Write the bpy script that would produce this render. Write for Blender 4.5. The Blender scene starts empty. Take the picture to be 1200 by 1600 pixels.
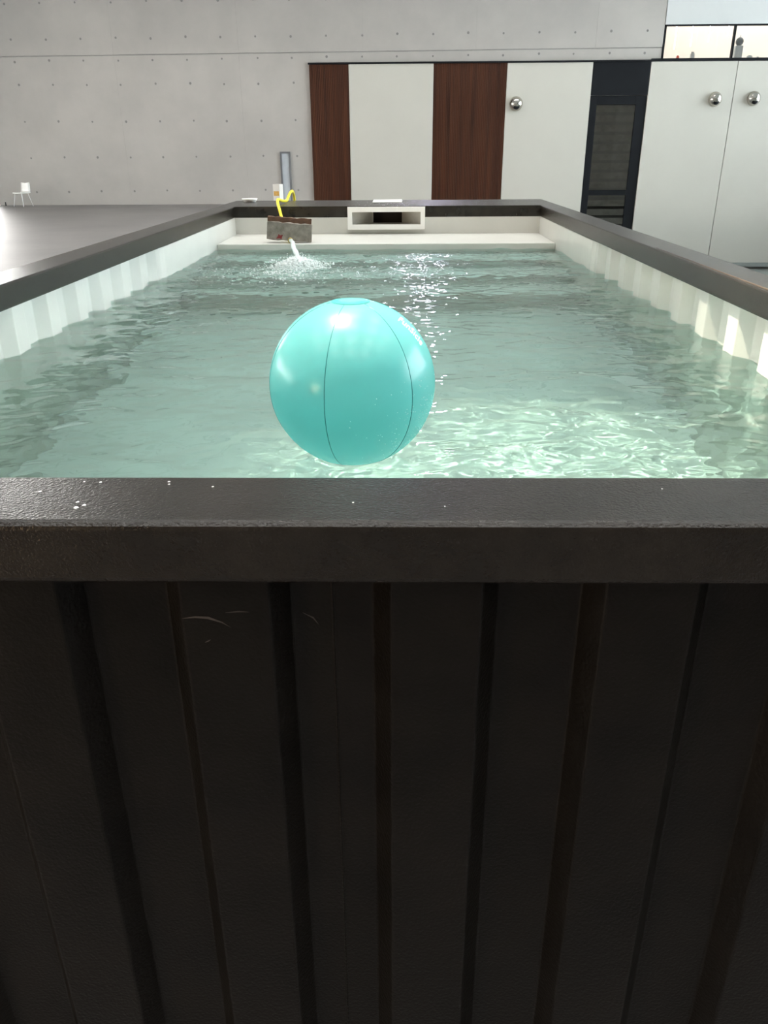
import bpy, bmesh, math, random
import numpy as np
from mathutils import Vector, Matrix

random.seed(7)
scene = bpy.context.scene
C = scene.collection

# ------------------------------------------------------------------ camera
PITCH, YAW, ROLL = [math.radians(a) for a in (24.416, -1.162, -0.38)]
CAM_Z = 1.66
def cam_matrix():
    cp, sp = math.cos(PITCH), math.sin(PITCH)
    cy, sy = math.cos(YAW), math.sin(YAW)
    cr, sr = math.cos(ROLL), math.sin(ROLL)
    R0 = Vector((cy, -sy, 0)); Fh = Vector((sy, cy, 0)); Z = Vector((0, 0, 1))
    U0 = Fh * sp + Z * cp; F = Fh * cp - Z * sp
    R = R0 * cr + U0 * sr; U = U0 * cr - R0 * sr
    return Matrix(((R.x, U.x, -F.x, 0), (R.y, U.y, -F.y, 0), (R.z, U.z, -F.z, CAM_Z), (0, 0, 0, 1)))
cd = bpy.data.cameras.new('camera')
cd.sensor_fit = 'VERTICAL'; cd.sensor_height = 24.0; cd.lens = 1240.35 / 1600 * 24.0
cd.clip_start = 0.02; cd.clip_end = 300
cam = bpy.data.objects.new('camera', cd); C.objects.link(cam)
cam.matrix_world = cam_matrix()
scene.camera = cam

# ------------------------------------------------------------------ world, daylight, exposure
DAY = 12.0           # overcast daylight outside the hall
world = bpy.data.worlds.new('overcast_sky'); scene.world = world
world.use_nodes = True
wb = world.node_tree.nodes['Background']
wb.inputs[0].default_value = (1.0, 0.985, 0.95, 1); wb.inputs[1].default_value = DAY
vs = scene.view_settings
vs.view_transform = 'Standard'; vs.look = 'None'; vs.gamma = 1.0; vs.use_curve_mapping = False
vs.exposure = 0.30
cyc = scene.cycles
cyc.max_bounces = 12; cyc.diffuse_bounces = 5; cyc.glossy_bounces = 5; cyc.transmission_bounces = 8
cyc.transparent_max_bounces = 12
cyc.caustics_refractive = True; cyc.caustics_reflective = True
cyc.sample_clamp_indirect = 12.0; cyc.blur_glossy = 0.5
cyc.use_denoising = True

def portal(name, loc, rot, sx, sy):
    l = bpy.data.lights.new(name, 'AREA'); l.shape = 'RECTANGLE'; l.size = sx; l.size_y = sy
    l.cycles.is_portal = True
    o = bpy.data.objects.new(name, l); C.objects.link(o); o.location = loc; o.rotation_euler = rot
HX0, HX1, HY0, HY1, HZ = -20.0, 18.0, -14.0, 30.0, 10.5      # the hall
portal('daylight_portal_right', (HX1 + .3, 14.6, 4.6), (0, math.radians(90), 0), 9.0, 29.2)
portal('daylight_portal_left', (HX0 - .3, 13.0, 2.3), (0, math.radians(-90), 0), 3.6, 26.0)
SKY = [(x, y) for x in (-10.8, -7.2, -3.6, 0.0, 3.6, 7.2) for y in (-4.8, -1.2, 2.4, 6.0, 9.6, 13.4, 17.4, 21.4, 25.4)]; SKS = .9
for x, y in SKY: portal('daylight_portal_roof', (x, y, HZ + .32), (0, 0, 0), SKS * 2, SKS * 2)
portal('daylight_portal_back', (-16.9, HY1 + .5, 2.6), (math.radians(-90), 0, 0), 5.4, 5.0)

# ------------------------------------------------------------------ materials
MATS = {}
def nodes_of(name):
    m = bpy.data.materials.new(name); m.use_nodes = True
    nt = m.node_tree; b = nt.nodes['Principled BSDF']
    return m, nt, b
def mat(name, col, rough=0.5, metal=0.0, spec=0.5, vary=0.0, vscale=3.0, bump=0.0, bscale=80.0,
        col2=None, stretch=None, rvar=0.0, coat=0.0, bdist=0.002):
    m, nt, b = nodes_of(name)
    b.inputs['Roughness'].default_value = rough
    b.inputs['Metallic'].default_value = metal
    b.inputs['Specular IOR Level'].default_value = spec
    b.inputs['Coat Weight'].default_value = coat
    tc = nt.nodes.new('ShaderNodeNewGeometry')
    vec = tc.outputs['Position']
    if stretch:
        mp = nt.nodes.new('ShaderNodeMapping'); mp.inputs['Scale'].default_value = stretch
        nt.links.new(vec, mp.inputs['Vector']); vec = mp.outputs['Vector']
    n = nt.nodes.new('ShaderNodeTexNoise'); n.inputs['Scale'].default_value = vscale
    n.inputs['Detail'].default_value = 6; n.inputs['Roughness'].default_value = .6
    nt.links.new(vec, n.inputs['Vector'])
    rp = nt.nodes.new('ShaderNodeValToRGB')
    c2 = col2 if col2 else tuple(max(0, c * (1 - vary)) for c in col)
    c1 = col if col2 else tuple(min(1, c * (1 + vary * .5)) for c in col)
    rp.color_ramp.elements[0].position = .32; rp.color_ramp.elements[1].position = .68
    rp.color_ramp.elements[0].color = (*c2, 1); rp.color_ramp.elements[1].color = (*c1, 1)
    nt.links.new(n.outputs['Fac'], rp.inputs['Fac']); nt.links.new(rp.outputs['Color'], b.inputs['Base Color'])
    if rvar:
        mr = nt.nodes.new('ShaderNodeMapRange')
        mr.inputs['To Min'].default_value = rough - rvar; mr.inputs['To Max'].default_value = rough + rvar
        nt.links.new(n.outputs['Fac'], mr.inputs['Value']); nt.links.new(mr.outputs['Result'], b.inputs['Roughness'])
    if bump:
        n2 = nt.nodes.new('ShaderNodeTexNoise'); n2.inputs['Scale'].default_value = bscale
        n2.inputs['Detail'].default_value = 3
        nt.links.new(vec, n2.inputs['Vector'])
        bp = nt.nodes.new('ShaderNodeBump'); bp.inputs['Strength'].default_value = bump
        bp.inputs['Distance'].default_value = bdist
        nt.links.new(n2.outputs['Fac'], bp.inputs['Height']); nt.links.new(bp.outputs['Normal'], b.inputs['Normal'])
    MATS[name] = m
    return m

M_paint = mat('black_container_paint', (.019, .0155, .012), .24, spec=.42, vary=.35, vscale=14, bump=.7, bscale=300, rvar=.06, bdist=.0018)
M_panel_paint = mat('black_panel_paint', (.0082, .0066, .0050), .33, spec=.21, vary=.4, vscale=9, bump=.55, bscale=220, rvar=.08, bdist=.0016)
M_rust = mat('rusty_sealant', (.045, .026, .014), .7, vary=.5, vscale=40, bump=.3)
M_liner = mat('beige_liner_coating', (.61, .605, .56), .30, vary=.05, vscale=4, bump=.10, bscale=60, bdist=.001)
M_concrete = mat('fair_faced_concrete', (.455, .425, .39), .8, vary=.10, vscale=.55, bump=.15, bscale=25, spec=.25)
M_concrete_dark = mat('tie_hole_grey', (.24, .23, .215), .9)
M_joint = mat('joint_concrete', (.36, .345, .325), .9, vary=.1)
M_smooth = mat('smooth_white_wall', (.64, .64, .62), .6, vary=.03, vscale=.7, spec=.3)
M_white_panel = mat('white_wall_panel_paint', (.565, .54, .475), .55, vary=.02, vscale=1.0, spec=.3)
M_wood = mat('dark_red_wood', (.10, .034, .015), .45, col2=(.040, .013, .007), vscale=1.0, stretch=(9.0, 9.0, .25), spec=.3)
M_dark = mat('anthracite_metal', (.009, .010, .012), .55, spec=.15, vary=.2, vscale=3)
M_darkwall = mat('dark_back_wall', (.42, .40, .37), .8, vary=.2, vscale=.6)
M_reveal = mat('dark_reveal', (.12, .11, .10), .8, vary=.2, vscale=.6)
M_floor = mat('polished_dark_concrete', (.15, .14, .135), .46, vary=.30, vscale=.45, spec=.5, rvar=.05, bump=.25, bscale=9, bdist=.012)
M_lowfloor = mat('grey_green_floor', (.20, .22, .20), .5, vary=.2, vscale=1)
M_plinth = mat('grey_plinth', (.28, .30, .28), .6, vary=.1, vscale=2)
M_ceiling = mat('white_ceiling', (.55, .55, .54), .8, vary=.05, vscale=.5)
M_white = mat('white_plastic', (.88, .87, .83), .35, vary=.02, vscale=20)
M_skim_in = mat('skimmer_grey_plastic', (.55, .53, .48), .4, vary=.1, vscale=25)
M_skim_dark = mat('skimmer_dark_brown', (.03, .02, .015), .6, vary=.3, vscale=30)
M_chrome = mat('brushed_nickel', (.55, .52, .47), .22, metal=1.0, vary=.1, vscale=30)
M_hose = mat('yellow_hose', (.85, .70, .02), .35, vary=.08, vscale=60)
M_brass = mat('brass', (.55, .42, .12), .35, metal=1.0, vary=.2, vscale=60)
M_greyboard = mat('weathered_grey_board', (.30, .275, .235), .85, col2=(.15, .13, .105), vscale=22, bump=.5, bscale=120)
M_brownboard = mat('brown_wet_board', (.16, .085, .045), .7, col2=(.07, .035, .02), vscale=25, bump=.5, bscale=100)
M_red = mat('red_paint_mark', (.20, .02, .02), .6, vary=.4, vscale=60)
M_steel = mat('white_steel_leg', (.75, .75, .74), .3, vary=.02)
M_orange = mat('orange_label_print', (.60, .32, .04), .5, vary=.3, vscale=20)
M_card = mat('white_carton', (.70, .66, .60), .7, vary=.05, vscale=8)
M_slitframe = mat('grey_metal_frame', (.16, .16, .165), .45, vary=.1)
M_slitpane = mat('pale_frosted_pane', (.52, .55, .58), .25, vary=.15, vscale=2)
M_cream = mat('cream_gallery_wall', (.74, .71, .67), .8, vary=.04, vscale=1)
M_appliance = mat('pale_grey_appliance', (.42, .48, .50), .5, vary=.05)
M_appliance_dark = mat('grey_fan_guard', (.16, .19, .20), .5, vary=.05)
M_redthing = mat('red_plastic', (.6, .12, .08), .5, vary=.1)
M_blind = mat('beige_blind_slat', (.42, .40, .36), .6, vary=.2, vscale=4)
M_text = mat('white_print', (.9, .93, .92), .4, vary=.01)
M_window_frame = mat('light_window_frame', (.35, .36, .37), .4, vary=.05)
M_scratch = mat('pale_scratch', (.09, .08, .07), .6, vary=.3, vscale=80)
M_blackthing = mat('black_rubber', (.02, .02, .02), .6, vary=.2)

def emit_mat(name, col, s):
    m = bpy.data.materials.new(name); m.use_nodes = True; nt = m.node_tree
    nt.nodes.remove(nt.nodes['Principled BSDF'])
    e = nt.nodes.new('ShaderNodeEmission'); e.inputs[0].default_value = (*col, 1); e.inputs[1].default_value = s
    nt.links.new(e.outputs[0], nt.nodes['Material Output'].inputs[0]); return m
M_flood = emit_mat('flood_lamp_glow', (.82, .77, 1.0), 65.0)
M_globe = emit_mat('warm_fill_glow', (1.0, .68, .38), 120.0)
M_reflection_tube = emit_mat('gallery_tube_glow', (1.0, .95, .88), 6.0)

def glass_pane_mat(name, tint=(1, 1, 1), ior=1.5):
    m = bpy.data.materials.new(name); m.use_nodes = True; nt = m.node_tree
    nt.nodes.remove(nt.nodes['Principled BSDF'])
    t = nt.nodes.new('ShaderNodeBsdfTransparent'); t.inputs[0].default_value = (*tint, 1)
    g = nt.nodes.new('ShaderNodeBsdfGlossy'); g.inputs['Roughness'].default_value = .02
    fr = nt.nodes.new('ShaderNodeFresnel'); fr.inputs[0].default_value = ior
    mx = nt.nodes.new('ShaderNodeMixShader')
    nt.links.new(fr.outputs[0], mx.inputs[0]); nt.links.new(t.outputs[0], mx.inputs[1]); nt.links.new(g.outputs[0], mx.inputs[2])
    nt.links.new(mx.outputs[0], nt.nodes['Material Output'].inputs[0]); return m
M_glass = glass_pane_mat('window_glass')
M_glass_dark = glass_pane_mat('tinted_window_glass', (.86, .86, .85))
M_glass_blue = glass_pane_mat('bluish_window_glass', (.88, .95, 1.0))

def water_mat():
    m = bpy.data.materials.new('clear_pool_water'); m.use_nodes = True; nt = m.node_tree
    nt.nodes.remove(nt.nodes['Principled BSDF'])
    g = nt.nodes.new('ShaderNodeBsdfRefraction'); g.inputs['Roughness'].default_value = 0.0; g.inputs['IOR'].default_value = 1.33
    g.inputs['Color'].default_value = (.745, .935, .92, 1)
    r = nt.nodes.new('ShaderNodeBsdfGlossy'); r.inputs['Roughness'].default_value = 0.0
    fr = nt.nodes.new('ShaderNodeFresnel'); fr.inputs[0].default_value = 1.33
    mx = nt.nodes.new('ShaderNodeMixShader')
    nt.links.new(fr.outputs[0], mx.inputs[0]); nt.links.new(g.outputs[0], mx.inputs[1]); nt.links.new(r.outputs[0], mx.inputs[2])
    nt.links.new(mx.outputs[0], nt.nodes['Material Output'].inputs[0])
    return m
M_water = water_mat()

def ball_mat():
    m = bpy.data.materials.new('aqua_vinyl'); m.use_nodes = True; nt = m.node_tree
    b = nt.nodes['Principled BSDF']
    b.inputs['Base Color'].default_value = (.17, .44, .45, 1); b.inputs['Roughness'].default_value = .26
    b.inputs['Specular IOR Level'].default_value = .5
    b.inputs['Coat Weight'].default_value = .25; b.inputs['Coat Roughness'].default_value = .2
    tr = nt.nodes.new('ShaderNodeBsdfTranslucent'); tr.inputs[0].default_value = (.27, .68, .68, 1)
    mx = nt.nodes.new('ShaderNodeMixShader'); mx.inputs[0].default_value = .50
    nt.links.new(b.outputs[0], mx.inputs[1]); nt.links.new(tr.outputs[0], mx.inputs[2])
    nt.links.new(mx.outputs[0], nt.nodes['Material Output'].inputs[0])
    g = nt.nodes.new('ShaderNodeNewGeometry'); n = nt.nodes.new('ShaderNodeTexNoise'); n.inputs['Scale'].default_value = 14
    nt.links.new(g.outputs['Position'], n.inputs['Vector'])
    bp = nt.nodes.new('ShaderNodeBump'); bp.inputs['Strength'].default_value = .12; bp.inputs['Distance'].default_value = .004
    nt.links.new(n.outputs['Fac'], bp.inputs['Height']); nt.links.new(bp.outputs['Normal'], b.inputs['Normal'])
    return m
M_ball = ball_mat()
M_ball_seam = mat('aqua_vinyl_seam', (.02, .22, .23), .35, vary=.1, vscale=60)
def foam_mat():
    m, nt, b = nodes_of('white_water_foam')
    b.inputs['Base Color'].default_value = (.90, .94, .93, 1); b.inputs['Roughness'].default_value = .25
    b.inputs['Subsurface Weight'].default_value = 0.0
    tr = nt.nodes.new('ShaderNodeBsdfTranslucent'); tr.inputs[0].default_value = (.92, .96, .95, 1)
    mx = nt.nodes.new('ShaderNodeMixShader'); mx.inputs[0].default_value = .35
    nt.links.new(b.outputs[0], mx.inputs[1]); nt.links.new(tr.outputs[0], mx.inputs[2])
    nt.links.new(mx.outputs[0], nt.nodes['Material Output'].inputs[0])
    return m
M_foam = foam_mat()
def drop_mat():
    m, nt, b = nodes_of('water_drop'); b.inputs['Base Color'].default_value = (.75, .95, .95, 1)
    b.inputs['Roughness'].default_value = .08; b.inputs['Specular IOR Level'].default_value = .6
    return m
M_drop = drop_mat()

# ------------------------------------------------------------------ mesh helpers
class MB:
    def __init__(s): s.v = []; s.f = []
    def add(s, vs, fs):
        k = len(s.v); s.v += [tuple(v) for v in vs]; s.f += [tuple(i + k for i in f) for f in fs]; return s
    def box(s, a, b):
        x0, y0, z0 = a; x1, y1, z1 = b
        return s.add([(x0,y0,z0),(x1,y0,z0),(x1,y1,z0),(x0,y1,z0),(x0,y0,z1),(x1,y0,z1),(x1,y1,z1),(x0,y1,z1)],
              [(0,3,2,1),(4,5,6,7),(0,1,5,4),(1,2,6,5),(2,3,7,6),(3,0,4,7)])
    def tube(s, pts, r, n=10, caps=True):
        pts = [Vector(p) for p in pts]; rs = r if isinstance(r, (list, tuple)) else [r] * len(pts)
        k = len(s.v); prev = None
        for i, p in enumerate(pts):
            t = (pts[min(i + 1, len(pts) - 1)] - pts[max(i - 1, 0)]).normalized()
            if prev is None:
                a = Vector((0, 0, 1)) if abs(t.z) < .9 else Vector((1, 0, 0)); u = t.cross(a).normalized()
            else:
                u = (prev - t * prev.dot(t)).normalized()
            prev = u; w = t.cross(u)
            for j in range(n):
                an = 2 * math.pi * j / n; s.v.append(tuple(p + (u * math.cos(an) + w * math.sin(an)) * rs[i]))
        for i in range(len(pts) - 1):
            for j in range(n):
                j2 = (j + 1) % n
                s.f.append((k + i*n + j, k + i*n + j2, k + (i+1)*n + j2, k + (i+1)*n + j))
        if caps:
            s.f.append(tuple(k + j for j in reversed(range(n)))); s.f.append(tuple(k + (len(pts)-1)*n + j for j in range(n)))
        return s
    def lathe(s, prof, n=24, org=(0,0,0), axis='Z'):
        k = len(s.v); ox, oy, oz = org
        for r, h in prof:
            for j in range(n):
                a = 2 * math.pi * j / n; c, d = r * math.cos(a), r * math.sin(a)
                s.v.append((ox + c, oy + d, oz + h) if axis == 'Z' else (ox + c, oy + h, oz + d))
        for i in range(len(prof) - 1):
            for j in range(n):
                j2 = (j + 1) % n; q = (k+i*n+j, k+i*n+j2, k+(i+1)*n+j2, k+(i+1)*n+j)
                s.f.append(q if axis == 'Z' else q[::-1])
        return s
    def build(s, name, m, parent=None, smooth=False, bevel=0.0, seg=2, loc=None, rot=None):
        me = bpy.data.meshes.new(name); me.from_pydata(s.v, [], s.f); me.update()
        bm = bmesh.new(); bm.from_mesh(me)
        if bevel:
            es = [e for e in bm.edges if len(e.link_faces) == 2 and e.calc_face_angle(0) > .5]
            bmesh.ops.bevel(bm, geom=es, offset=bevel, segments=seg, affect='EDGES', profile=.5)
        bmesh.ops.recalc_face_normals(bm, faces=bm.faces)
        bm.to_mesh(me); bm.free()
        if smooth:
            for p in me.polygons: p.use_smooth = True
        me.materials.append(m)
        o = bpy.data.objects.new(name, me); C.objects.link(o)
        if loc: o.location = loc
        if rot: o.rotation_euler = rot
        if parent: attach(o, parent)
        return o
def attach(o, p):
    o.parent = p
    o.matrix_parent_inverse = Matrix.Translation(p.location).inverted() if p.type == 'EMPTY' and p.parent is None else Matrix.Identity(4)
def tag(o, label, cat=None, group=None, kind=None):
    if label: o['label'] = label
    if cat: o['category'] = cat
    if group: o['group'] = group
    if kind: o['kind'] = kind
    return o
def empty(name, loc, label=None, cat=None, group=None, kind=None):
    o = bpy.data.objects.new(name, None); C.objects.link(o); o.location = loc; o.empty_display_size = .1
    return tag(o, label, cat, group, kind)
def sub(o, part):      # part of a part: both already carry world coordinates
    o.parent = part; o.matrix_parent_inverse = Matrix.Identity(4); return o
def structure(o, label):
    o['kind'] = 'structure'; o['label'] = label; return o

# ================================================================== the hall
flo = MB().box((HX0, HY0, -2.5), (4.8, HY1 + .05, 0)).build('floor', M_floor)
structure(flo, 'dark polished concrete floor of the hall')
fl2 = MB().box((4.8, HY0, -2.6), (HX1, HY1 + .05, -2.28)).build('floor_sunken', M_lowfloor)
structure(fl2, 'grey green sunken floor strip below the white wall panels')
cei = empty('ceiling', (0, 8, HZ)); structure(cei, 'pale ceiling of the hall with square roof lights')
ck = MB(); sx_ = sorted({x for x, y in SKY}); sy_ = sorted({y for x, y in SKY}); T_ = .3
yy = HY0
for y in sy_:
    ck.box((HX0, yy, HZ), (HX1, y - SKS, HZ + T_)); yy = y + SKS
    xx = HX0
    for x in sx_:
        ck.box((xx, y - SKS, HZ), (x - SKS, y + SKS, HZ + T_)); xx = x + SKS
    ck.box((xx, y - SKS, HZ), (HX1, y + SKS, HZ + T_))
ck.box((HX0, yy, HZ), (HX1, HY1 + .4, HZ + T_))
ck.build('ceiling_slab', M_ceiling, cei)
for x, y in SKY:
    MB().box((x - SKS, y - SKS, HZ + .20), (x + SKS, y + SKS, HZ + .21)).build('roof_light_pane', M_glass, cei)
wf = MB().box((HX0, HY0 - .3, -2.6), (HX1, HY0, HZ)).build('wall_front', M_darkwall)
structure(wf, 'plain grey wall at the near end of the hall')

def glazed_wall(name, x, inward, y0, y1, z0, z1, label, n, gm):
    w = empty(name, (x, (y0 + y1) / 2, z0)); structure(w, label)
    t = .3; a, b = (x, x + t) if inward < 0 else (x - t, x)
    k = MB()
    k.box((a, HY0, -2.6), (b, HY1 + .4, z0)); k.box((a, HY0, z1), (b, HY1 + .4, HZ))
    k.box((a, HY0, z0), (b, y0, z1)); k.box((a, y1, z0), (b, HY1 + .4, z1))
    k.build('wall_masonry', M_smooth, w)
    cx = (a + b) / 2; ny = n; step = (y1 - y0) / ny
    for i in range(ny + 1):
        MB().box((cx - .06, y0 + i*step - .05, z0), (cx + .06, y0 + i*step + .05, z1)).build('mullion', M_window_frame, w)
    zm = z0 + (z1 - z0) * .5
    MB().box((cx - .05, y0, zm - .04), (cx + .05, y1, zm + .04)).build('transom', M_window_frame, w)
    for i in range(ny):
        for za, zb in ((z0, zm - .04), (zm + .04, z1)):
            MB().box((cx - .006, y0 + i*step + .05, za), (cx + .006, y0 + (i+1)*step - .05, zb)).build('pane', gm, w)
glazed_wall('wall_right', HX1, -1, 0, 29.2, 0.2, 9.0, 'tall glazed side wall on the right of the hall', 8, M_glass_blue)
glazed_wall('wall_left', HX0, 1, 0, 26, 0.6, 4.0, 'glazed side wall on the left of the hall', 8, M_glass)

# ---- back wall
WY = 30.0
wb_ = empty('wall_back', (0, WY, 0)); structure(wb_, 'fair faced concrete end wall with tie holes')
JZ = 4.66
def jz(x): return 4.60 + (x + 13.25) * .0045
def slab(x0, x1, y0, y1, za0, za1, zb0, zb1):      # a box whose lower and upper edges may slope along x
    return MB().add([(x0,y0,za0),(x1,y0,za1),(x1,y1,za1),(x0,y1,za0),(x0,y0,zb0),(x1,y0,zb1),(x1,y1,zb1),(x0,y1,zb0)], [(0,3,2,1),(4,5,6,7),(0,1,5,4),(1,2,6,5),(2,3,7,6),(3,0,4,7)])
XS_low = [-14.05, -9.45, -5.3, -2.95]
XS_up = [-14.05, -9.45, -5.3, -1.2, 2.5, 6.4, 8.57]
g = .0015
# backing behind the joints
MB().box((-14.05, WY + .02, 0), (8.57, WY + .35, HZ)).build('wall_core', M_joint, wb_)
MB().box((-2.9, WY - .0, 0.0), (8.57, WY + .02, 4.33)).build('wall_core', M_joint, wb_)
MB().box((-HX1, WY + .02, HZ - .1), (HX1, WY + .3, HZ)).build('wall_core', M_joint, wb_)
for a, b in zip(XS_low[:-1], XS_low[1:]):
    slab(a + g, b - g, WY, WY + .02, 0, 0, jz(a) - .014, jz(b) - .014).build('concrete_panel', M_concrete, wb_)
slab(-2.95 + g, 8.57 - g, WY, WY + .02, 4.33, 4.33, jz(-2.95) - .014, jz(8.57) - .014).build('concrete_panel', M_concrete, wb_)
for a, b in zip(XS_up[:-1], XS_up[1:]):
    slab(a + g, b - g, WY - .006, WY + .02, jz(a) + .014, jz(b) + .014, HZ, HZ).build('concrete_panel', M_concrete, wb_)
# tie holes: shallow cones set in the concrete
th = MB()
for z in (6.15, 5.13, 4.51, 3.76, 2.65, 1.54, .45, 7.2, 8.3):
    for k in range(19):
        x = -12.8 + k * 1.157
        if x > 8.3 or (x > -3.1 and z < 4.4): continue
        jx, jv = random.uniform(-.02, .02), random.uniform(-.02, .02)
        if z > 4.2: jv += jz(x) - 4.65
        yy = WY - (.006 if z > JZ else 0)
        r_ = random.uniform(.016, .028)
        th.lathe([(r_ + .014, -.0005), (r_, -.005), (r_ * .75, -.0015), (.001, -.001)], n=10, org=(x + jx, yy, z + jv), axis='Y')
o = th.build('tie_hole', M_concrete_dark, wb_); o['kind'] = 'stuff'; o['label'] = 'rows of small dark formwork tie holes'
# left bay of the back wall: a bright glazed door bay just past the concrete
dl = empty('door_1', (-16.9, WY, 0)); structure(dl, 'tall glazed entrance bay beside the concrete wall')
MB().box((-14.2, WY, 0), (-14.05, WY + .3, HZ)).build('jamb', M_concrete, dl)
MB().box((HX0, WY, 5.2), (-14.2, WY + .3, HZ)).build('lintel', M_concrete, dl)
for x in (-19.95, -18.05, -16.15, -14.25):
    MB().box((x - .04, WY + .1, 0), (x + .04, WY + .2, 5.2)).build('door_frame', M_window_frame, dl)
for x in (-19.0, -17.1, -15.2):
    MB().box((x - .9, WY + .14, 0.02), (x + .9, WY + .155, 5.2)).build('pane', M_glass, dl)

# panels in front of the concrete, right of X=-3
PT, PY = 4.29, WY - .10
def slats(x0, x1, z0, z1, label):
    p = empty('wood_panel', (x0, PY, z0)); structure(p, label)
    p.name = 'trim_%d' % slats.n; slats.n += 1
    MB().box((x0, PY + .05, z0), (x1, PY + .09, z1)).build('backing_board', M_wood, p)
    n = int(round((x1 - x0) / .058)); w = (x1 - x0) / n; m = MB()
    for i in range(n):
        d = random.uniform(0, .006)
        m.box((x0 + i*w + .007, PY + .005 + d, z0), (x0 + (i+1)*w - .007, PY + .05, z1))
    s = m.build('wood_slat', M_wood, p); s['kind'] = 'stuff'; s['label'] = 'narrow vertical red brown wood slats'
slats.n = 1
slats(-2.99, -1.69, 0, PT, 'narrow dark red wood slat panel next to the concrete')
slats(1.13, 3.55, 0, PT, 'wide dark red wood slat panel between white panels')
wp = empty('wall_cladding', (0, PY, 0)); structure(wp, 'smooth white cladding panels along the end wall')
wp.name = 'wall_cladding'
for x0, x1, z0 in ((-1.68, 1.125, 0), (3.555, 6.36, -2.05), (8.255, 11.065, -2.05), (11.085, 13.9, -2.05), (13.92, HX1, -2.05)):
    MB().box((x0, PY, z0), (x1, PY + .08, PT)).build('white_panel', M_white_panel, wp, bevel=.006)
MB().box((-3.02, PY - .03, PT + .005), (8.6, WY, PT + .055)).build('top_rail', M_dark, wp)
MB().box((8.25, PY - .01, PT + .005), (HX1, WY, PT + .09)).build('top_rail', M_dark, wp)
MB().box((4.82, PY + .09, -2.3), (6.36, WY + .3, 4.3)).build('core_wall', M_concrete_dark, wp)
MB().box((8.26, PY + .09, -2.3), (HX1, WY + .3, 4.3)).build('core_wall', M_concrete_dark, wp)
pl = MB().box((4.82, PY - .03, -2.19), (HX1, PY + .05, -2.055)).build('baseboard_back', M_plinth)
structure(pl, 'grey plinth under the white panels')

# dark glazed bay
wd = empty('window_1', (7.3, PY, -2.2)); structure(wd, 'tall anthracite framed window bay between white panels')
MB().box((6.375, PY + .0, 3.325), (8.24, PY + .09, 4.29)).build('spandrel_panel', M_dark, wd, bevel=.005)
for a, b in (((6.375, PY + .03, -2.2), (6.60, PY + .12, 3.31)), ((7.90, PY + .03, -2.2), (8.24, PY + .12, 3.31)),
             ((6.60, PY + .03, 3.04), (7.90, PY + .12, 3.31)), ((6.60, PY + .03, .225), (7.90, PY + .12, .392)),
             ((6.60, PY + .03, -2.2), (7.90, PY + .12, -2.0))):
    MB().box(a, b).build('window_frame', M_dark, wd, bevel=.008)
MB().box((6.60, PY + .045, .392), (7.90, PY + .055, 3.04)).build('pane', M_glass_dark, wd)
MB().box((6.60, PY + .045, -2.0), (7.90, PY + .055, .225)).build('pane', M_glass_dark, wd)
k = MB().box((6.37, PY + 1.3, -2.3), (8.26, PY + 1.35, 3.4)).box((6.37, PY + .13, -2.3), (6.42, PY + 1.3, 3.4)).box((8.2, PY + .13, -2.3), (8.26, PY + 1.3, 3.4)).box((6.42, PY + .13, 3.2), (8.2, PY + 1.3, 3.4)).box((6.42, PY + .13, -2.35), (8.2, PY + 1.3, -2.2))
k.build('reveal', M_reveal, wd)
for i in range(17):
    z = -1.9 + i * .295
    MB().box((6.605, PY + .065, z), (7.895, PY + .085, z + .20)).build('blind_slat', M_blind, wd)

# gallery window, upper right
X0, X1_, Z0, Z1 = 8.62, HX1, 4.40, 5.31
up = MB().box((8.58, WY - .02, Z1 + .03), (HX1, WY + .3, HZ)).build('wall_upper', M_smooth); structure(up, 'smooth white upper wall above the gallery window')
gw = empty('window_2', (11, WY, Z0)); structure(gw, 'black framed gallery window strip above the white panels')
MB().box((8.57, WY - .01, Z0 - .02), (8.64, WY + .1, Z1 + .03)).build('window_frame', M_dark, gw)
MB().box((8.57, WY - .01, Z1 - .015), (HX1, WY + .1, Z1 + .03)).build('window_frame', M_dark, gw)
for x in (10.86, 13.1, 15.4):
    MB().box((x - .03, WY - .01, Z0 - .02), (x + .03, WY + .1, Z1)).build('window_frame', M_dark, gw)
xs = [8.64, 10.83, 10.89, 13.07, 13.13, 15.37, 15.43, HX1]
for a, b in zip(xs[::2], xs[1::2]):
    MB().box((a, WY + .03, Z0 - .02), (b, WY + .04, Z1 - .015)).build('pane', M_glass, gw)
gl = empty('wall_gallery', (12, WY + 2.5, 4.3)); structure(gl, 'warm cream gallery room behind the glass')
MB().box((8.5, WY + 2.6, 4.2), (HX1, WY + 2.7, 7.2)).build('gallery_wall', M_cream, gl)
MB().box((8.5, WY + .31, 4.2), (8.6, WY + 2.6, 7.2)).build('gallery_wall', M_cream, gl)
MB().box((HX1 - .1, WY + .31, 4.2), (HX1, WY + 2.6, 7.2)).build('gallery_wall', M_cream, gl)
MB().box((8.5, WY + .05, 4.2), (HX1, WY + 2.6, 4.38)).build('gallery_floor', M_cream, gl)
MB().box((8.5, WY + .31, 7.2), (HX1, WY + 2.7, 7.3)).build('gallery_ceiling', M_cream, gl)
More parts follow.
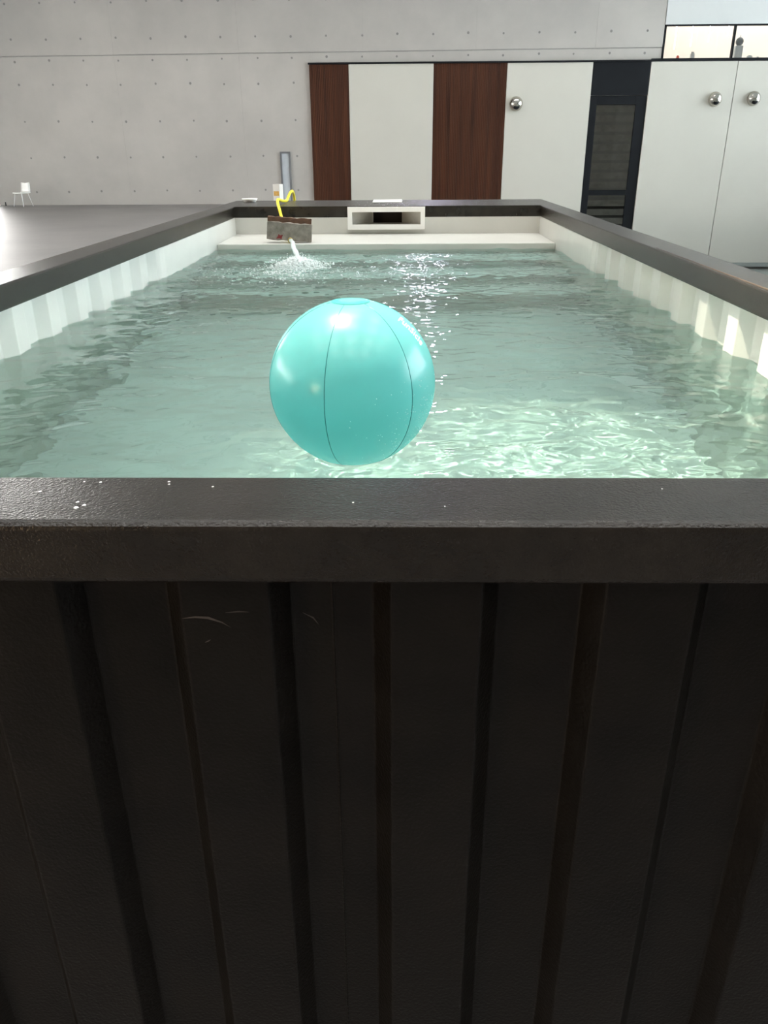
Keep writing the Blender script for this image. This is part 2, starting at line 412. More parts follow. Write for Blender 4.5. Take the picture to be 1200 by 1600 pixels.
for i, (x, zb, lab) in enumerate(((9.17, 4.72, 'white glowing tube for a glass reflection, first from the left in the gallery'), (9.70, 4.80, 'white glowing tube for a glass reflection, second from the left in the gallery'),
                   (10.27, 4.92, 'white glowing tube for a glass reflection, third from the left in the gallery'), (10.88, 5.10, 'white glowing tube for a glass reflection beside the middle gallery frame post'))):
    t = empty('reflection_tube', (x, WY + .7, zb), lab, 'lamp', 'glowing tubes for reflections in the gallery glass')  # glowing tubes stand in for white lamp reflections in the gallery glass
    MB().tube([(x, WY + .7, zb), (x, WY + .7, 6.4)], .018, 8).build('tube', M_reflection_tube, t, smooth=True)
    MB().tube([(x, WY + .7, 6.4), (x, WY + .7, 7.2)], .006, 6).build('cable', M_dark, t, smooth=True)
# unseen area light added under the gallery ceiling to brighten the room
lg = bpy.data.lights.new('gallery_light', 'AREA'); lg.shape = 'RECTANGLE'; lg.size = 8; lg.size_y = 1.2; lg.energy = 150; lg.color = (1, .97, .92)
lo = bpy.data.objects.new('gallery_light', lg); C.objects.link(lo); lo.location = (13, WY + 1.5, 7.15)
# things on the gallery sill
a = empty('fan_heater', (11.26, WY + .6, 4.38), 'grey appliance with round head standing behind the gallery glass', 'appliance')
MB().box((11.13, WY + .5, 4.38), (11.39, WY + .7, 4.79)).build('body', M_appliance, a, bevel=.02)
MB().lathe([(.001, .06), (.10, .05), (.125, .02), (.125, -.02), (.10, -.05), (.001, -.06)], 20, (11.27, WY + .6, 4.91), 'Y').build('round_head', M_appliance_dark, a, smooth=True)
MB().tube([(11.27, WY + .6, 5.03), (11.285, WY + .6, 5.09)], .01, 6).build('knob', M_appliance_dark, a)
def sill_thing(name, x, w, h, m, label, cat):
    k = MB().box((x - w/2, WY + .5, 4.38), (x + w/2, WY + .62, 4.38 + h*.8)).box((x - w*.32, WY + .52, 4.38 + h*.8), (x + w*.32, WY + .60, 4.38 + h))
    tag(k.build(name, m, bevel=.006), label, cat)
sill_thing('red_container', 9.28, .07, .14, M_redthing, 'small red container behind the left gallery pane', 'container')
sill_thing('grey_container', 9.76, .12, .24, M_appliance, 'small grey container behind the left gallery pane', 'container')
sill_thing('grey_box', 11.66, .15, .13, M_appliance, 'low grey box right of the round-headed appliance', 'box')
sill_thing('small_bottle', 11.93, .06, .09, M_appliance, 'tiny grey bottle behind the right gallery pane', 'bottle')

# chrome nozzles on the white panels
for x, z, lab in ((3.90, 3.09, 'round metal air nozzle on the white panel beside the wide wood slats'),
                  (10.49, 3.18, 'round metal air nozzle on the panel right of the dark window bay'),
                  (11.76, 3.19, 'round metal air nozzle nearest the right edge, right of the panel joint')):
    t = empty('air_nozzle', (x, PY, z), lab, 'air nozzle', 'round metal nozzles on the white panels')
    MB().lathe([(.001, .0), (.215, 0), (.225, -.02), (.22, -.05), (.20, -.10), (.165, -.15), (.12, -.185), (.06, -.21), (.001, -.22)], 28, (x, PY, z), 'Y').build('nozzle_cone', M_chrome, t, smooth=True)
    MB().lathe([(.001, -.165), (.07, -.16), (.10, -.14), (.105, -.11), (.001, -.10)], 18, (x, PY - .035, z - .075), 'Y').build('nozzle_mouth', M_dark, t, smooth=True)
# narrow pane by the wood panel
sp_ = empty('window_3', (-3.93, WY, 0)); structure(sp_, 'narrow grey framed pale pane in the concrete wall')
for a, b in (((-4.12, WY - .05, 0), (-4.06, WY, 1.68)), ((-3.82, WY - .05, 0), (-3.76, WY, 1.68)), ((-4.06, WY - .05, 1.62), (-3.82, WY, 1.68)), ((-4.06, WY - .05, 0), (-3.82, WY, .06))):
    MB().box(a, b).build('frame', M_slitframe, sp_)
MB().box((-4.06, WY - .025, .06), (-3.82, WY - .012, 1.62)).build('pane', M_slitpane, sp_)
# carton
ct = empty('carton', (-3.98, 28.0, 0), 'white carton with an orange label band on the floor by the concrete wall', 'box')
ct.rotation_euler = (0, 0, 0)
k = MB().add([(-4.14,28,0),(-3.91,27.9,0),(-3.82,28.15,0),(-4.05,28.25,0),(-4.14,28,.71),(-3.91,27.9,.71),(-3.82,28.15,.71),(-4.05,28.25,.71)],
             [(0,3,2,1),(4,5,6,7),(0,1,5,4),(1,2,6,5),(2,3,7,6),(3,0,4,7)])
k.build('body', M_card, ct, bevel=.008)
n_ = Vector((-.4, -.92, 0)) * .004
MB().add([(-4.115+n_.x,27.989+n_.y,.36),(-3.93+n_.x,27.909+n_.y,.36),(-3.93+n_.x,27.909+n_.y,.50),(-4.115+n_.x,27.989+n_.y,.50)], [(0,1,2,3)]).build('label_band', M_orange, ct)
MB().add([(-3.903,27.93,.40),(-3.832,28.13,.40),(-3.832,28.13,.50),(-3.903,27.93,.50)], [(0,1,2,3)]).build('label_band', M_orange, ct)

# white chair
def white_chair(loc, rz):
    t = empty('shell_chair', loc, 'white plastic shell chair on thin legs by the concrete wall', 'chair')
    def sheet(prof, w0, w1, th):
        m = MB(); n = len(prof)
        for j, (y, z) in enumerate(prof):
            w = w0 + (w1 - w0) * j / (n - 1)
            for i in range(5):
                u = -1 + i * .5; m.v.append((u * w, y + .012 * u * u, z + .014 * u * u))
        for j in range(n - 1):
            for i in range(4): m.f.append((j*5+i, j*5+i+1, (j+1)*5+i+1, (j+1)*5+i))
        return m
    seat = sheet([(-.22, .425), (-.19, .445), (0, .435), (.14, .43), (.19, .445)], .20, .21, .02)
    back = sheet([(.19, .445), (.215, .50), (.235, .62), (.25, .735), (.25, .75)], .21, .175, .02)
    parts = []
    for nm, mm in (('seat', seat), ('backrest', back)):
        ob = mm.build(nm, M_white, t, smooth=True); s = ob.modifiers.new('thickness', 'SOLIDIFY'); s.thickness = .02; parts.append(ob)
    for sx, sy in ((-1, -1), (1, -1), (-1, 1), (1, 1)):
        parts.append(MB().tube([(sx*.15, sy*.14, .43), (sx*.21, sy*.23, 0)], .011, 8).build('leg', M_steel, t, smooth=True))
    for ob in parts: ob.matrix_parent_inverse = Matrix.Identity(4)
    t.rotation_euler = (0, 0, rz)
white_chair((-13.05, 29.3, 0), math.radians(-20))
tag(MB().lathe([(.001, 0), (.03, 0), (.03, .01), (.022, .02), (.02, .10), (.024, .115), (.001, .12)], 12, (-13.9, 29.8, 0)).build('door_stop', M_blackthing, smooth=True),
    'small black door stop post at the far left of the floor', 'door stop')

# flood lamp high on the end wall, above the frame
t = empty('flood_lamp', (.9, WY - .004, 7.2), 'square floodlight mounted high on the concrete end wall', 'lamp')
MB().box((.55, WY - .18, 6.95), (1.25, WY - .02, 7.45)).build('housing', M_dark, t)
MB().box((.58, WY - .19, 6.98), (1.22, WY - .182, 7.42)).build('lamp_glass', M_flood, t)
# warm lamp added out of view to put brown glints on the front panel
t = empty('warm_fill_lamp', (-4.6, -2.6, 0), 'unseen fill lamp with a warm globe, added left of the pool end', 'lamp')
MB().lathe([(.001, 0), (.18, 0), (.18, .02), (.02, .04), (.015, 1.42), (.04, 1.44), (.001, 1.45)], 20, (-4.6, -2.6, 0)).build('pole', M_dark, t, smooth=True)
MB().lathe([(.001, 1.42), (.12, 1.46), (.19, 1.55), (.22, 1.66), (.19, 1.77), (.12, 1.86), (.001, 1.9)], 20, (-4.6, -2.6, 0)).build('globe', M_globe, t, smooth=True)
# warm spotlight added under the ceiling to cast caustics at the near right
SP = Vector((-1.8, 4.2, HZ - .35)); ST = Vector((.50, 1.95, .1))
t = empty('caustics_spot', (SP.x, SP.y, HZ), 'black ceiling spotlight added to cast caustics in the pool', 'lamp')
MB().tube([(SP.x, SP.y, HZ), (SP.x, SP.y, SP.z + .1)], .02, 8).build('stem', M_dark, t)
dS = (ST - SP).normalized()
MB().tube([SP - dS * .25, SP - dS * .02], [.09, .13], 16, caps=False).build('housing', M_dark, t)
ld = bpy.data.lights.new('spot_light', 'SPOT'); ld.energy = 25000; ld.color = (1.0, .93, .74); ld.shadow_soft_size = .04
ld.spot_size = math.radians(13.5); ld.spot_blend = 1.0; ld.cycles.is_caustics_light = True
lo = bpy.data.objects.new('spot_light', ld); C.objects.link(lo); lo.location = SP; lo.rotation_euler = dS.to_track_quat('-Z', 'Y').to_euler()

# ================================================================== the container pool
RT, RB = 1.308, 1.2337                # rim top / bottom
XL, XR = -1.176, 1.001                # rim inner edges
YN, YF = 0.8806, 6.034
RW = .1345
OXL, OXR, OYN, OYF = XL - RW, XR + RW, YN - RW, 6.81
WZ = 1.086
FZ = .08
pool = empty('container_pool', (-.09, 3.78, 0), 'black shipping container pool with corrugated sides and beige lining', 'pool')
MB().box((OXL, OYN, RB), (OXR, YN, RT)).build('rim_beam', M_paint, pool, bevel=.009, seg=3)
MB().box((OXL, YN, RB), (XL, OYF, RT)).build('rim_beam', M_paint, pool, bevel=.006)
MB().box((XR, YN, RB), (OXR, OYF, RT)).build('rim_beam', M_paint, pool, bevel=.006)
SKX0, SKX1 = -.335, .152
MB().box((XL, YF, RB), (SKX0, YF + .12, RT)).box((SKX1, YF, RB), (XR, YF + .12, RT)).box((SKX0, YF, 1.272), (SKX1, YF + .12, RT)).build('rim_beam', M_paint, pool)
MB().box((XL, YF + .12, RT - .02), (XR, OYF, RT - .0005)).build('deck_plate', M_paint, pool)
MB().tube([(XR + .013, .95, RT - .001), (XR + .013, 2.2, RT - .001), (XR + .013, 3.3, RT - .003)], .004, 8).build('sealant_bead', M_rust, pool, smooth=True)

def corrugated(name, m, along, fixed, out, s0, s1, z0, z1, depth, pitch=.238, proud=.100, slope=.022, phase=0.0, th=.003, flat_from=None, parent=pool, flat_off=0.0):
    """trapezoid sheet; `along` 'x' or 'y'; fixed = proud plane; out = sign of the recess direction"""
    pts = []; rec = pitch - proud - 2 * slope
    k = math.floor((s0 - phase) / pitch) - 1
    raw = []
    while phase + k * pitch < s1 + pitch:
        b = phase + k * pitch
        raw += [(b, 0), (b + proud, 0), (b + proud + slope, 1), (b + proud + slope + rec, 1)]; k += 1
    lim = flat_from if flat_from else s1
    def val(s):
        for (a, va), (b, vb) in zip(raw[:-1], raw[1:]):
            if a <= s <= b: return va + (vb - va) * (s - a) / max(1e-9, b - a)
        return 0
    pts = [(s0, val(s0))] + [(s, v) for s, v in raw if s0 < s < lim] + [(lim, val(lim))]
    if flat_from:
        pts += [(lim + .045, flat_off), (s1, flat_off)]
    mb = MB(); n = len(pts)
    for tt in (0, th):
        for z in (z0, z1):
            for s, v in pts:
                f_ = fixed + out * (v * depth + tt)
                mb.v.append((s, f_, z) if along == 'x' else (f_, s, z))
    A, B, D, E_ = 0, n, 2*n, 3*n
    for i in range(n - 1):
        mb.f += [(A+i, A+i+1, B+i+1, B+i), (D+i+1, D+i, E_+i, E_+i+1), (B+i, B+i+1, E_+i+1, E_+i), (A+i+1, A+i, D+i, D+i+1)]
    mb.f += [(A, B, E_, D), (A+n-1, D+n-1, E_+n-1, B+n-1)]
    return mb.build(name, m, parent, bevel=.0025, seg=2)
# outer steel skin
corrugated('corrugated_panel', M_panel_paint, 'x', .765, 1, OXL + .03, OXR - .03, .12, RB, .030, phase=-.0075)
corrugated('corrugated_panel', M_panel_paint, 'y', OXL + .02, 1, OYN + .05, OYF - .03, .12, RB, .030, pitch=.27, proud=.11, slope=.03)
corrugated('corrugated_panel', M_panel_paint, 'y', OXR - .02, -1, OYN + .05, OYF - .03, .12, RB, .030, pitch=.27, proud=.11, slope=.03)
corrugated('corrugated_panel', M_panel_paint, 'x', OYF - .02, -1, OXL + .03, OXR - .03, .12, RB, .030)
for x in (OXL, OXR - .03):
    for y in (OYN + .012, OYF - .05):
        MB().box((x, y, 0), (x + .03, y + .04, RB)).build('corner_post', M_panel_paint, pool)
MB().box((OXL + .03, OYN + .012, 0), (OXR - .03, OYN + .06, .12)).build('base_rail', M_panel_paint, pool)
MB().box((OXL + .03, OYF - .06, 0), (OXR - .03, OYF - .012, .12)).build('base_rail', M_panel_paint, pool)
MB().box((OXL, OYN + .06, 0), (OXL + .05, OYF - .06, .12)).build('base_rail', M_panel_paint, pool)
MB().box((OXR - .05, OYN + .06, 0), (OXR, OYF - .06, .12)).build('base_rail', M_panel_paint, pool)
# vertical weld bead on the front panel
MB().tube([(-.0765, .7955, .13), (-.0765, .7953, .7), (-.0765, .7955, RB)], .0022, 6).build('weld_bead', M_panel_paint, pool)
# lining
LP, RP = -1.190, 1.015
corrugated('liner_wall', M_liner, 'y', LP, -1, .90, YF, FZ, RB, .034, pitch=.262, proud=.080, slope=.046, phase=.10, flat_from=4.10, flat_off=-.36)
corrugated('liner_wall', M_liner, 'y', RP, 1, .90, YF, FZ, RB, .034, pitch=.262, proud=.080, slope=.046, phase=.06, flat_from=4.30, flat_off=-.36)
MB().box((LP - .04, .895, FZ), (RP + .04, .905, RB)).build('liner_wall', M_liner, pool)
MB().box((-1.235, YF, FZ), (1.06, YF + .008, 1.18)).box((-1.235, YF, 1.18), (SKX0, YF + .008, RB)).box((SKX1, YF, 1.18), (1.06, YF + .008, RB)).build('liner_wall', M_liner, pool)
MB().box((-1.24, .9, FZ - .02), (1.07, YF, FZ)).build('pool_floor', M_liner, pool)
SX0, SX1 = -1.1775, 1.0025
MB().box((SX0, 5.365, FZ), (SX1, YF, 1.122)).build('step', M_liner, pool, bevel=.006)
MB().box((SX0, 5.03, FZ), (SX1, 5.365, .88)).build('step', M_liner, pool, bevel=.006)
MB().box((SX0, 4.66, FZ), (SX1, 5.03, .66)).build('step', M_liner, pool, bevel=.006)
MB().box((SX0, 4.36, FZ), (SX1, 4.66, .42)).build('step', M_liner, pool, bevel=.006)
# skimmer
sk = MB().box((-.367, YF - .032, 1.270), (.183, YF - .001, 1.303)).box((-.367, YF - .032, 1.153), (.183, YF - .001, 1.186)).box((-.367, YF - .032, 1.186), (-.335, YF - .001, 1.270)).box((.152, YF - .032, 1.186), (.183, YF - .001, 1.270)).build('skimmer_frame', M_white, pool)
sk['label'] = 'white rectangular skimmer frame'
ya, yb = YF, YF + .16
th_ = MB()
th_.add([(-.335, ya, 1.186), (.152, ya, 1.186), (.02, yb, 1.186), (-.195, yb, 1.186)], [(0, 1, 2, 3)])
th_.add([(-.335, ya, 1.271), (.152, ya, 1.271), (.02, yb, 1.271), (-.195, yb, 1.271)], [(0, 3, 2, 1)])
th_.add([(-.335, ya, 1.186), (-.195, yb, 1.186), (-.195, yb, 1.271), (-.335, ya, 1.271)], [(0, 1, 2, 3)])
th_.add([(.152, ya, 1.186), (.02, yb, 1.186), (.02, yb, 1.271), (.152, ya, 1.271)], [(3, 2, 1, 0)])
t = th_.build('skimmer_throat', M_skim_in); sub(t, sk)
k = MB().box((-.195, yb + .12, 1.15), (.02, yb + .13, 1.28)).box((-.20, yb, 1.15), (-.195, yb + .13, 1.28)).box((.02, yb, 1.15), (.025, yb + .13, 1.28)).box((-.2, yb, 1.15), (.025, yb + .13, 1.155)).box((-.2, yb, 1.275), (.025, yb + .13, 1.28))
sub(k.build('skimmer_basket_well', M_skim_dark), sk)
sub(MB().box((-.198, yb - .004, 1.186), (-.190, yb, 1.271)).build('skimmer_edge', M_skim_in), sk)
lid = MB().box((-.203, 6.44, RT), (.022, 6.76, RT + .006)).build('skimmer_lid', M_white, pool, bevel=.002)
lid['label'] = 'thin white lid plate on the far deck'

# marks on the near rim and front panel
def fleck(x, y, z, r, m, name, parent):
    k = MB(); n = random.randint(5, 7); c = len(k.v)
    ps = []
    for j in range(n):
        a = 2*math.pi*j/n; rr = r * random.uniform(.5, 1.2); ps.append((x + rr*math.cos(a), y + rr*math.sin(a), z))
    ps.append((x, y, z + r*.5)); k.add(ps, [(j, (j+1) % n, n) for j in range(n)]); return k
fl = MB()
for (x, y, r) in ((-.352, .785, .003), (-.345, .792, .003), (-.356, .80, .0022), (-.27, .86, .002), (-.268, .852, .0016), (-.215, .845, .0018), (-.41, .83, .002), (-.37, .86, .0016),
                  (-.05, .80, .0014), (-.35, .858, .002), (.05, .79, .001), (.30, .84, .001)):
    kk = fleck(x, y, RT + .0002, r, None, '', None); fl.add(kk.v, kk.f)
o = fl.build('paint_fleck', M_white, pool); o['kind'] = 'stuff'; o['label'] = 'small white flecks on the near rim'
sc_ = MB()
def strip(pts, w):
    k = len(sc_.v)
    for i, p in enumerate(pts):
        a = Vector(pts[max(0, i-1)]); b = Vector(pts[min(len(pts)-1, i+1)]); d = (b - a).normalized(); nrm = Vector((-d.z, 0, d.x))
        ww = w * (1 - abs(2*i/(len(pts)-1) - .9)) + .0002
        sc_.v.append(tuple(Vector(p) + nrm*ww)); sc_.v.append(tuple(Vector(p) - nrm*ww))
    for i in range(len(pts)-1): sc_.f.append((k+2*i, k+2*i+2, k+2*i+3, k+2*i+1))
fy = .7644
strip([(-.245, fy, 1.180), (-.23, fy, 1.182), (-.215, fy, 1.181), (-.20, fy, 1.175), (-.19, fy, 1.168)], .0016)
strip([(-.195, fy, 1.188), (-.18, fy, 1.1895), (-.168, fy, 1.189)], .0007)
strip([(-.112, .7945, 1.17), (-.10, .7945, 1.163), (-.094, .7945, 1.154)], .0009)
strip([(-.222, fy, 1.148), (-.218, fy, 1.150), (-.215, fy, 1.152)], .0007)
o = sc_.build('scratch', M_scratch, pool); o['kind'] = 'stuff'; o['label'] = 'pale scratches on the front panel'

# ================================================================== water
def water_mesh():
    rng = np.random.default_rng(11)
    dx = .008
    nx, ny = 512, 1024
    kx = np.fft.fftfreq(nx, dx) ; ky = np.fft.fftfreq(ny, dx)
    KX, KY = np.meshgrid(kx, ky, indexing='ij'); K = np.hypot(KX, KY) + 1e-9
    lam = 1 / K
    def band(l0, l1, p, aniso=0.0):
        w = np.where((lam > l0) & (lam < l1), lam ** p, 0.0)
        if aniso: w = w * (1 + aniso * (np.abs(KY) / K) ** 2)
        ph = rng.normal(size=(nx, ny)) + 1j * rng.normal(size=(nx, ny))
        h = np.real(np.fft.ifft2(ph * w))
        gx = np.gradient(h, dx, axis=0); gy = np.gradient(h, dx, axis=1)
        return h / math.sqrt((gx**2 + gy**2).mean())
    hl = band(.16, .60, 1.6, 1.5); hm = band(.05, .17, 1.5, 1.0); hs = band(.022, .06, 1.2, .5)
    x0, x1, y0, y1 = -1.232, 1.062, .898, 5.37
    cx = int(round((x1 - x0) / dx)) + 1; cy = int(round((y1 - y0) / dx)) + 1
    xs = np.linspace(x0, x1, cx); ys = np.linspace(y0, y1, cy)
    X, Y = np.meshgrid(xs, ys, indexing='ij')
    dj = np.hypot(X + .54, Y - 4.5)
    near = np.exp(-(dj / .8) ** 2)
    H = hl[:cx, :cy] * .045 + hm[:cx, :cy] * (.058 + .10 * near) + hs[:cx, :cy] * (.024 + .12 * near)
    H += .006 * np.sin(dj * 2*math.pi/.16) * np.exp(-dj / .5)
    db = np.hypot(X + .0934, Y - 1.561)
    H *= np.clip((db - .04) / .14, .12, 1)
    H += .0045 * np.exp(-(np.maximum(db - .066, 0) / .013) ** 2)
    v = np.stack([X, Y, H + WZ], -1).reshape(-1, 3)
    idx = np.arange(cx * cy).reshape(cx, cy)
    f = np.stack([idx[:-1, :-1], idx[1:, :-1], idx[1:, 1:], idx[:-1, 1:]], -1).reshape(-1, 4)
    me = bpy.data.meshes.new('pool_water')
    me.vertices.add(len(v)); me.vertices.foreach_set('co', v.ravel().astype(np.float32))
    me.loops.add(f.size); me.loops.foreach_set('vertex_index', f.ravel().astype(np.int32))
    me.polygons.add(len(f)); me.polygons.foreach_set('loop_start', np.arange(0, f.size, 4, dtype=np.int32))
    me.polygons.foreach_set('use_smooth', np.ones(len(f), dtype=bool))
    me.update(calc_edges=True); me.validate()
    me.materials.append(M_water)
    return me
wo = bpy.data.objects.new('pool_water', water_mesh()); C.objects.link(wo)
wo.cycles.is_caustics_caster = True
for ob in pool.children:
    if ob.name.startswith(('liner', 'pool_floor', 'step')): ob.cycles.is_caustics_receiver = True
tag(wo, 'clear rippled turquoise water filling the container pool', 'water', kind='stuff')

# ================================================================== the ball
BC = Vector((-.0934, 1.561, 1.2358)); BR = .1658
ball = empty('beach_ball', (BC.x, BC.y, BC.z - BR), 'translucent aqua inflatable beach ball floating on the water', 'ball')
def sphere_mesh(name, R, m, nu=96, nv=64):
    k = MB()
    for i in range(nv + 1):
        th = math.pi * i / nv
        for j in range(nu):
            a = 2*math.pi*j/nu; s = math.sin(th)
            k.v.append((BC.x + R*s*math.cos(a), BC.y + R*s*math.sin(a), BC.z + R*math.cos(th)))
    for i in range(nv):
        for j in range(nu):
            j2 = (j+1) % nu; q = (i*nu+j, i*nu+j2, (i+1)*nu+j2, (i+1)*nu+j)
            k.f.append(q)
    o = k.build(name, m, ball, smooth=True)
    return o
sb = sphere_mesh('ball_skin', BR, M_ball)
bm = bmesh.new(); bm.from_mesh(sb.data); bmesh.ops.remove_doubles(bm, verts=bm.verts, dist=1e-5); bmesh.ops.recalc_face_normals(bm, faces=bm.faces); bm.to_mesh(sb.data); bm.free()
for p in sb.data.polygons: p.use_smooth = True
view_az = math.atan2(-BC.y, -BC.x)         # direction from ball to the camera
for g_ in range(6):
    az = view_az + math.radians(-18.5 + 61 * g_ if g_ < 2 else -18.5 + 60 * g_)
    pts = []
    for i in range(33):
        th = math.radians(14 + 150 * i / 32)
        pts.append((BC.x + BR*math.sin(th)*math.cos(az), BC.y + BR*math.sin(th)*math.sin(az), BC.z + BR*math.cos(th)))
    MB().tube(pts, .00075, 6).build('seam', M_ball_seam, ball, smooth=True)
# pole patch
def cap(th0, th1, lift, name, m):
    k = MB(); n = 40; prof = []
    for i in range(6):
        th = math.radians(th0 + (th1 - th0)*i/5); R_ = BR + lift
        prof.append((R_*math.sin(th), R_*math.cos(th)))
    k.lathe(prof, n, (BC.x, BC.y, BC.z)); return k.build(name, m, ball, smooth=True)
cap(.05, 13.2, .0006, 'pole_patch', M_ball)
cap(8.6, 13.0, .0009, 'pole_ring', M_ball_seam)
# lettering wrapped on the skin
tcv = bpy.data.curves.new('lettering', 'FONT'); tcv.body = 'FunSicle'; tcv.size = 1.0; tcv.align_x = 'CENTER'; tcv.align_y = 'CENTER'; tcv.resolution_u = 4; tcv.offset = -.004
tob = bpy.data.objects.new('lettering_curve', tcv); C.objects.link(tob)
dg = bpy.context.evaluated_depsgraph_get(); tme = bpy.data.meshes.new_from_object(tob.evaluated_get(dg))
bpy.data.objects.remove(tob)
P1 = Vector((.562, -.179, .807)).normalized(); P2 = Vector((.827, -.2075, .5226)).normalized()
N0 = (P1 + P2).normalized(); T0 = (P2 - P1).normalized(); B0 = N0.cross(T0)
xs_ = [v.co.x for v in tme.vertices]; wtxt = max(xs_) - min(xs_); arc = math.acos(max(-1, min(1, P1.dot(P2)))); sc = arc / wtxt
for v in tme.vertices:
    u, w = v.co.x * sc, v.co.y * sc * 1.75
    d = (N0 * math.cos(u) + T0 * math.sin(u)); d = (d * math.cos(w) + B0 * math.sin(w)).normalized()
    v.co = BC + d * (BR + .0007)
tme.materials.clear(); tme.materials.append(M_text)
lt = bpy.data.objects.new('lettering', tme); C.objects.link(lt); attach(lt, ball); lt['label'] = 'white printed word near the top right'
# droplets on the lower right of the ball
dm = MB()
camp = Vector((0, 0, CAM_Z))
for i in range(210):
    for _ in range(50):
        az = view_az + math.radians(random.gauss(52, 22)); el = math.radians(random.gauss(-22, 20))
        d = Vector((math.cos(el)*math.cos(az), math.cos(el)*math.sin(az), math.sin(el)))
        if d.dot((camp - BC).normalized()) > -.05 and el < .25: break
    r = random.uniform(.0005, .0012); u = d.orthogonal().normalized(); w = d.cross(u); c = BC + d*BR
    ps = [c + (u*math.cos(a)+w*math.sin(a))*r for a in [j*math.pi*2/5 for j in range(5)]] + [c + d*r*.8]
    dm.add(ps, [(j, (j+1) % 5, 5) for j in range(5)])
o = dm.build('water_drops', M_drop, ball); o['kind'] = 'stuff'

# ================================================================== things at the far end
def board(name, m, w, h, th, loc, rot, label, seed):
    rnd = random.Random(seed); k = MB(); n = 12
    for sy in (0, th):
        for i in range(n + 1):
            x = -w/2 + w*i/n
            k.v.append((x + rnd.uniform(-.0015, .0015), sy, rnd.uniform(-.003, .003)))
            k.v.append((x + rnd.uniform(-.0015, .0015), sy, h + rnd.uniform(-.004, .004)))
    M2 = 2*(n+1)
    for i in range(n):
        a = 2*i
        k.f += [(a, a+2, a+3, a+1), (M2+a, M2+a+1, M2+a+3, M2+a+2), (a+1, a+3, M2+a+3, M2+a+1), (a, M2+a, M2+a+2, a+2)]
    k.f += [(0, 1, M2+1, M2), (2*n, M2+2*n, M2+2*n+1, 2*n+1)]
    o = k.build(name, m, None, bevel=.002, seg=1); o.location = loc; o.rotation_euler = rot
    tag(o, label, 'board'); return o
bd = board('wooden_board', M_greyboard, .290, .110, .035, (-.715, 5.412, 1.136), (math.radians(-4), math.radians(4.2), 0), 'weathered grey board with a red mark standing on the top step', 1)
board('brown_board', M_brownboard, .285, .135, .032, (-.722, 5.462, 1.140), (math.radians(-5), math.radians(4.6), math.radians(1)), 'wet brown board standing right behind the grey board', 2)
rm = MB().add([(-.085, -.0015, .008), (-.06, -.0015, .012), (-.048, -.0015, .006), (-.045, -.0015, .022), (-.04, -.0015, .034), (-.06, -.0015, .03), (-.068, -.0015, .038), (-.074, -.0015, .022)], [tuple(range(8))]).build('red_mark', M_red)
rm.parent = bd; rm.matrix_parent_inverse = Matrix.Identity(4)
def spline(pts, n=8):
    out = []; P = [Vector(p) for p in pts]; P = [2*P[0]-P[1]] + P + [2*P[-1]-P[-2]]
    for i in range(1, len(P)-2):
        for j in range(n):
            t = j/n; a, b, c, d = P[i-1], P[i], P[i+1], P[i+2]
            out.append(.5*((2*b) + (c-a)*t + (2*a-5*b+4*c-d)*t*t + (3*b-a-3*c+d)*t**3))
    out.append(P[-2]); return out
hs_ = empty('garden_hose', (-.80, 6.0, 1.13), 'yellow garden hose hooked over the far deck into the pool', 'hose')
MB().tube(spline([(-.735, 5.56, 1.15), (-.775, 5.66, 1.16), (-.805, 5.80, 1.225), (-.84, 5.95, 1.285), (-.862, 6.02, 1.335), (-.868, 6.10, 1.352), (-.870, 6.30, 1.333), (-.862, 6.5, 1.323), (-.872, 6.68, 1.338), (-.868, 6.80, 1.368), (-.862, 6.90, 1.372), (-.862, 6.98, 1.33), (-.862, 7.0, 1.2), (-.88, 7.03, .6), (-.9, 7.1, .1), (-.95, 7.4, .014), (-1.3, 8.2, .012)]), .0105, 10).build('tube', M_hose, hs_, smooth=True)
MB().lathe([(.001, .01), (.013, .012), (.015, -.004), (.017, -.012), (.013, -.014), (.008, -.013), (.007, .0)], 14, (-.703, 5.395, 1.142), 'Y').build('nozzle', M_brass, hs_, smooth=True)
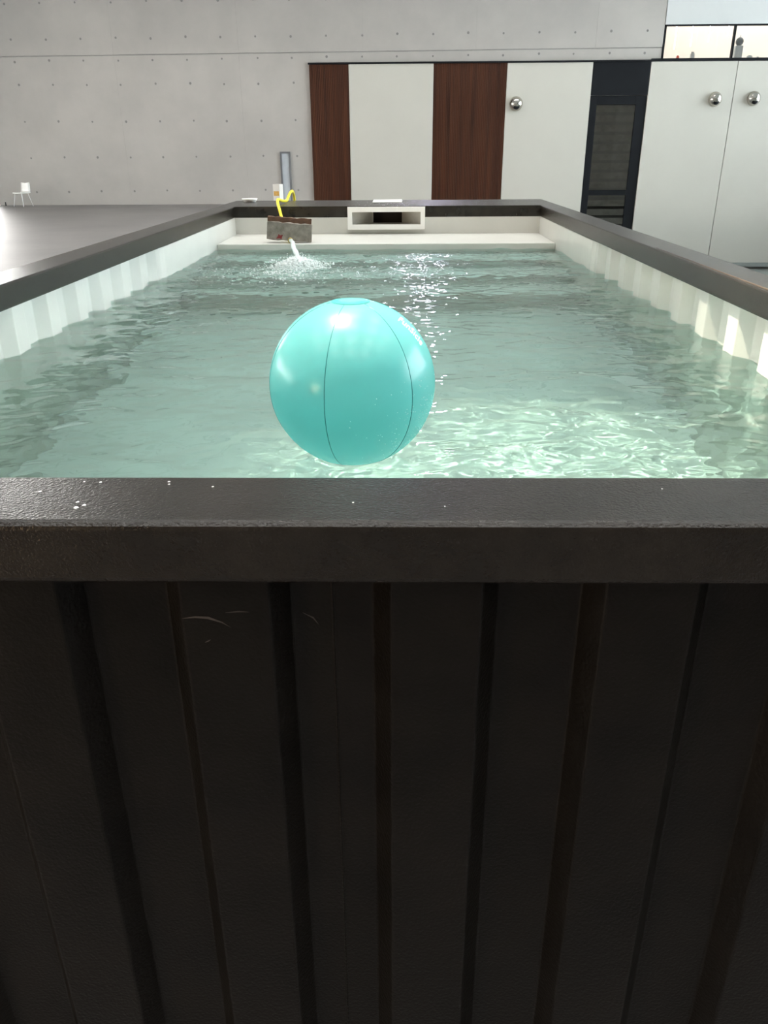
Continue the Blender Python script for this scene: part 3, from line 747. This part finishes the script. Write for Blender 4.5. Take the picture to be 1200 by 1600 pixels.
# jet and splash
jp = []
for i in range(15):
    t = i/14; jp.append((-.703 + .125*t + .004*math.sin(t*9), 5.385 - .64*t, 1.142 + .03*t - .095*t*t))
jr = [.0105 + .006*(i/14) + .002*math.sin(i*2.1) for i in range(15)]
tag(MB().tube(jp, jr, 10).build('water_jet', M_foam, smooth=True), 'white water jet arching from the hose nozzle into the pool', 'water', kind='stuff')
ico_bm = bmesh.new(); bmesh.ops.create_icosphere(ico_bm, subdivisions=1, radius=1.0)
ICO_V = [v.co.copy() for v in ico_bm.verts]; ICO_F = [tuple(v.index for v in f.verts) for f in ico_bm.faces]; ico_bm.free()
spm = MB()
def blob(p, r, sz=1.0):
    sx_, sy_ = random.uniform(.7, 1.4), random.uniform(.7, 1.4)
    spm.add([(p[0] + v.x*r*sx_, p[1] + v.y*r*sy_, p[2] + v.z*r*sz) for v in ICO_V], ICO_F)
JX, JY = -.555, 4.50
for i in range(1500):     # churned crown of foam
    a = random.uniform(0, 2*math.pi); q = abs(random.gauss(0, 1)); rr = .080*q
    hgt = max(0, .060*math.exp(-q*q*.9)) * random.random()
    blob((JX + rr*math.cos(a)*1.35, JY - .05 + rr*math.sin(a)*2.4, WZ + hgt), random.uniform(.003, .007) + .007*math.exp(-q*q*1.5)*random.random(), random.uniform(.5, 1))
for i in range(260):     # thrown drops
    a = random.uniform(0, 2*math.pi); rr = random.uniform(.02, .20); t = random.random()
    blob((JX + rr*math.cos(a), JY + rr*math.sin(a)*1.2, WZ + .09*t*(1 - rr/.26)), random.uniform(.0015, .004))
for i in range(700):     # foam streaks and bubbles drifting off
    x = JX + random.gauss(.05, .30); y = JY - abs(random.gauss(.05, .28))
    blob((x, y, WZ + .001), random.uniform(.002, .006), .35)
tag(spm.build('water_splash', M_foam, smooth=True), 'white splash and foam where the jet hits the water', 'water', kind='stuff')
# white tray on the far left of the deck
tr = MB().lathe([(.001, 0), (.045, 0), (.058, .018), (.062, .026), (.056, .026), (.046, .008), (.001, .006)], 24, (-1.165, 6.62, RT)).build('white_dish', M_white, smooth=True)
tag(tr, 'small shallow white dish on the far left corner of the deck', 'dish')
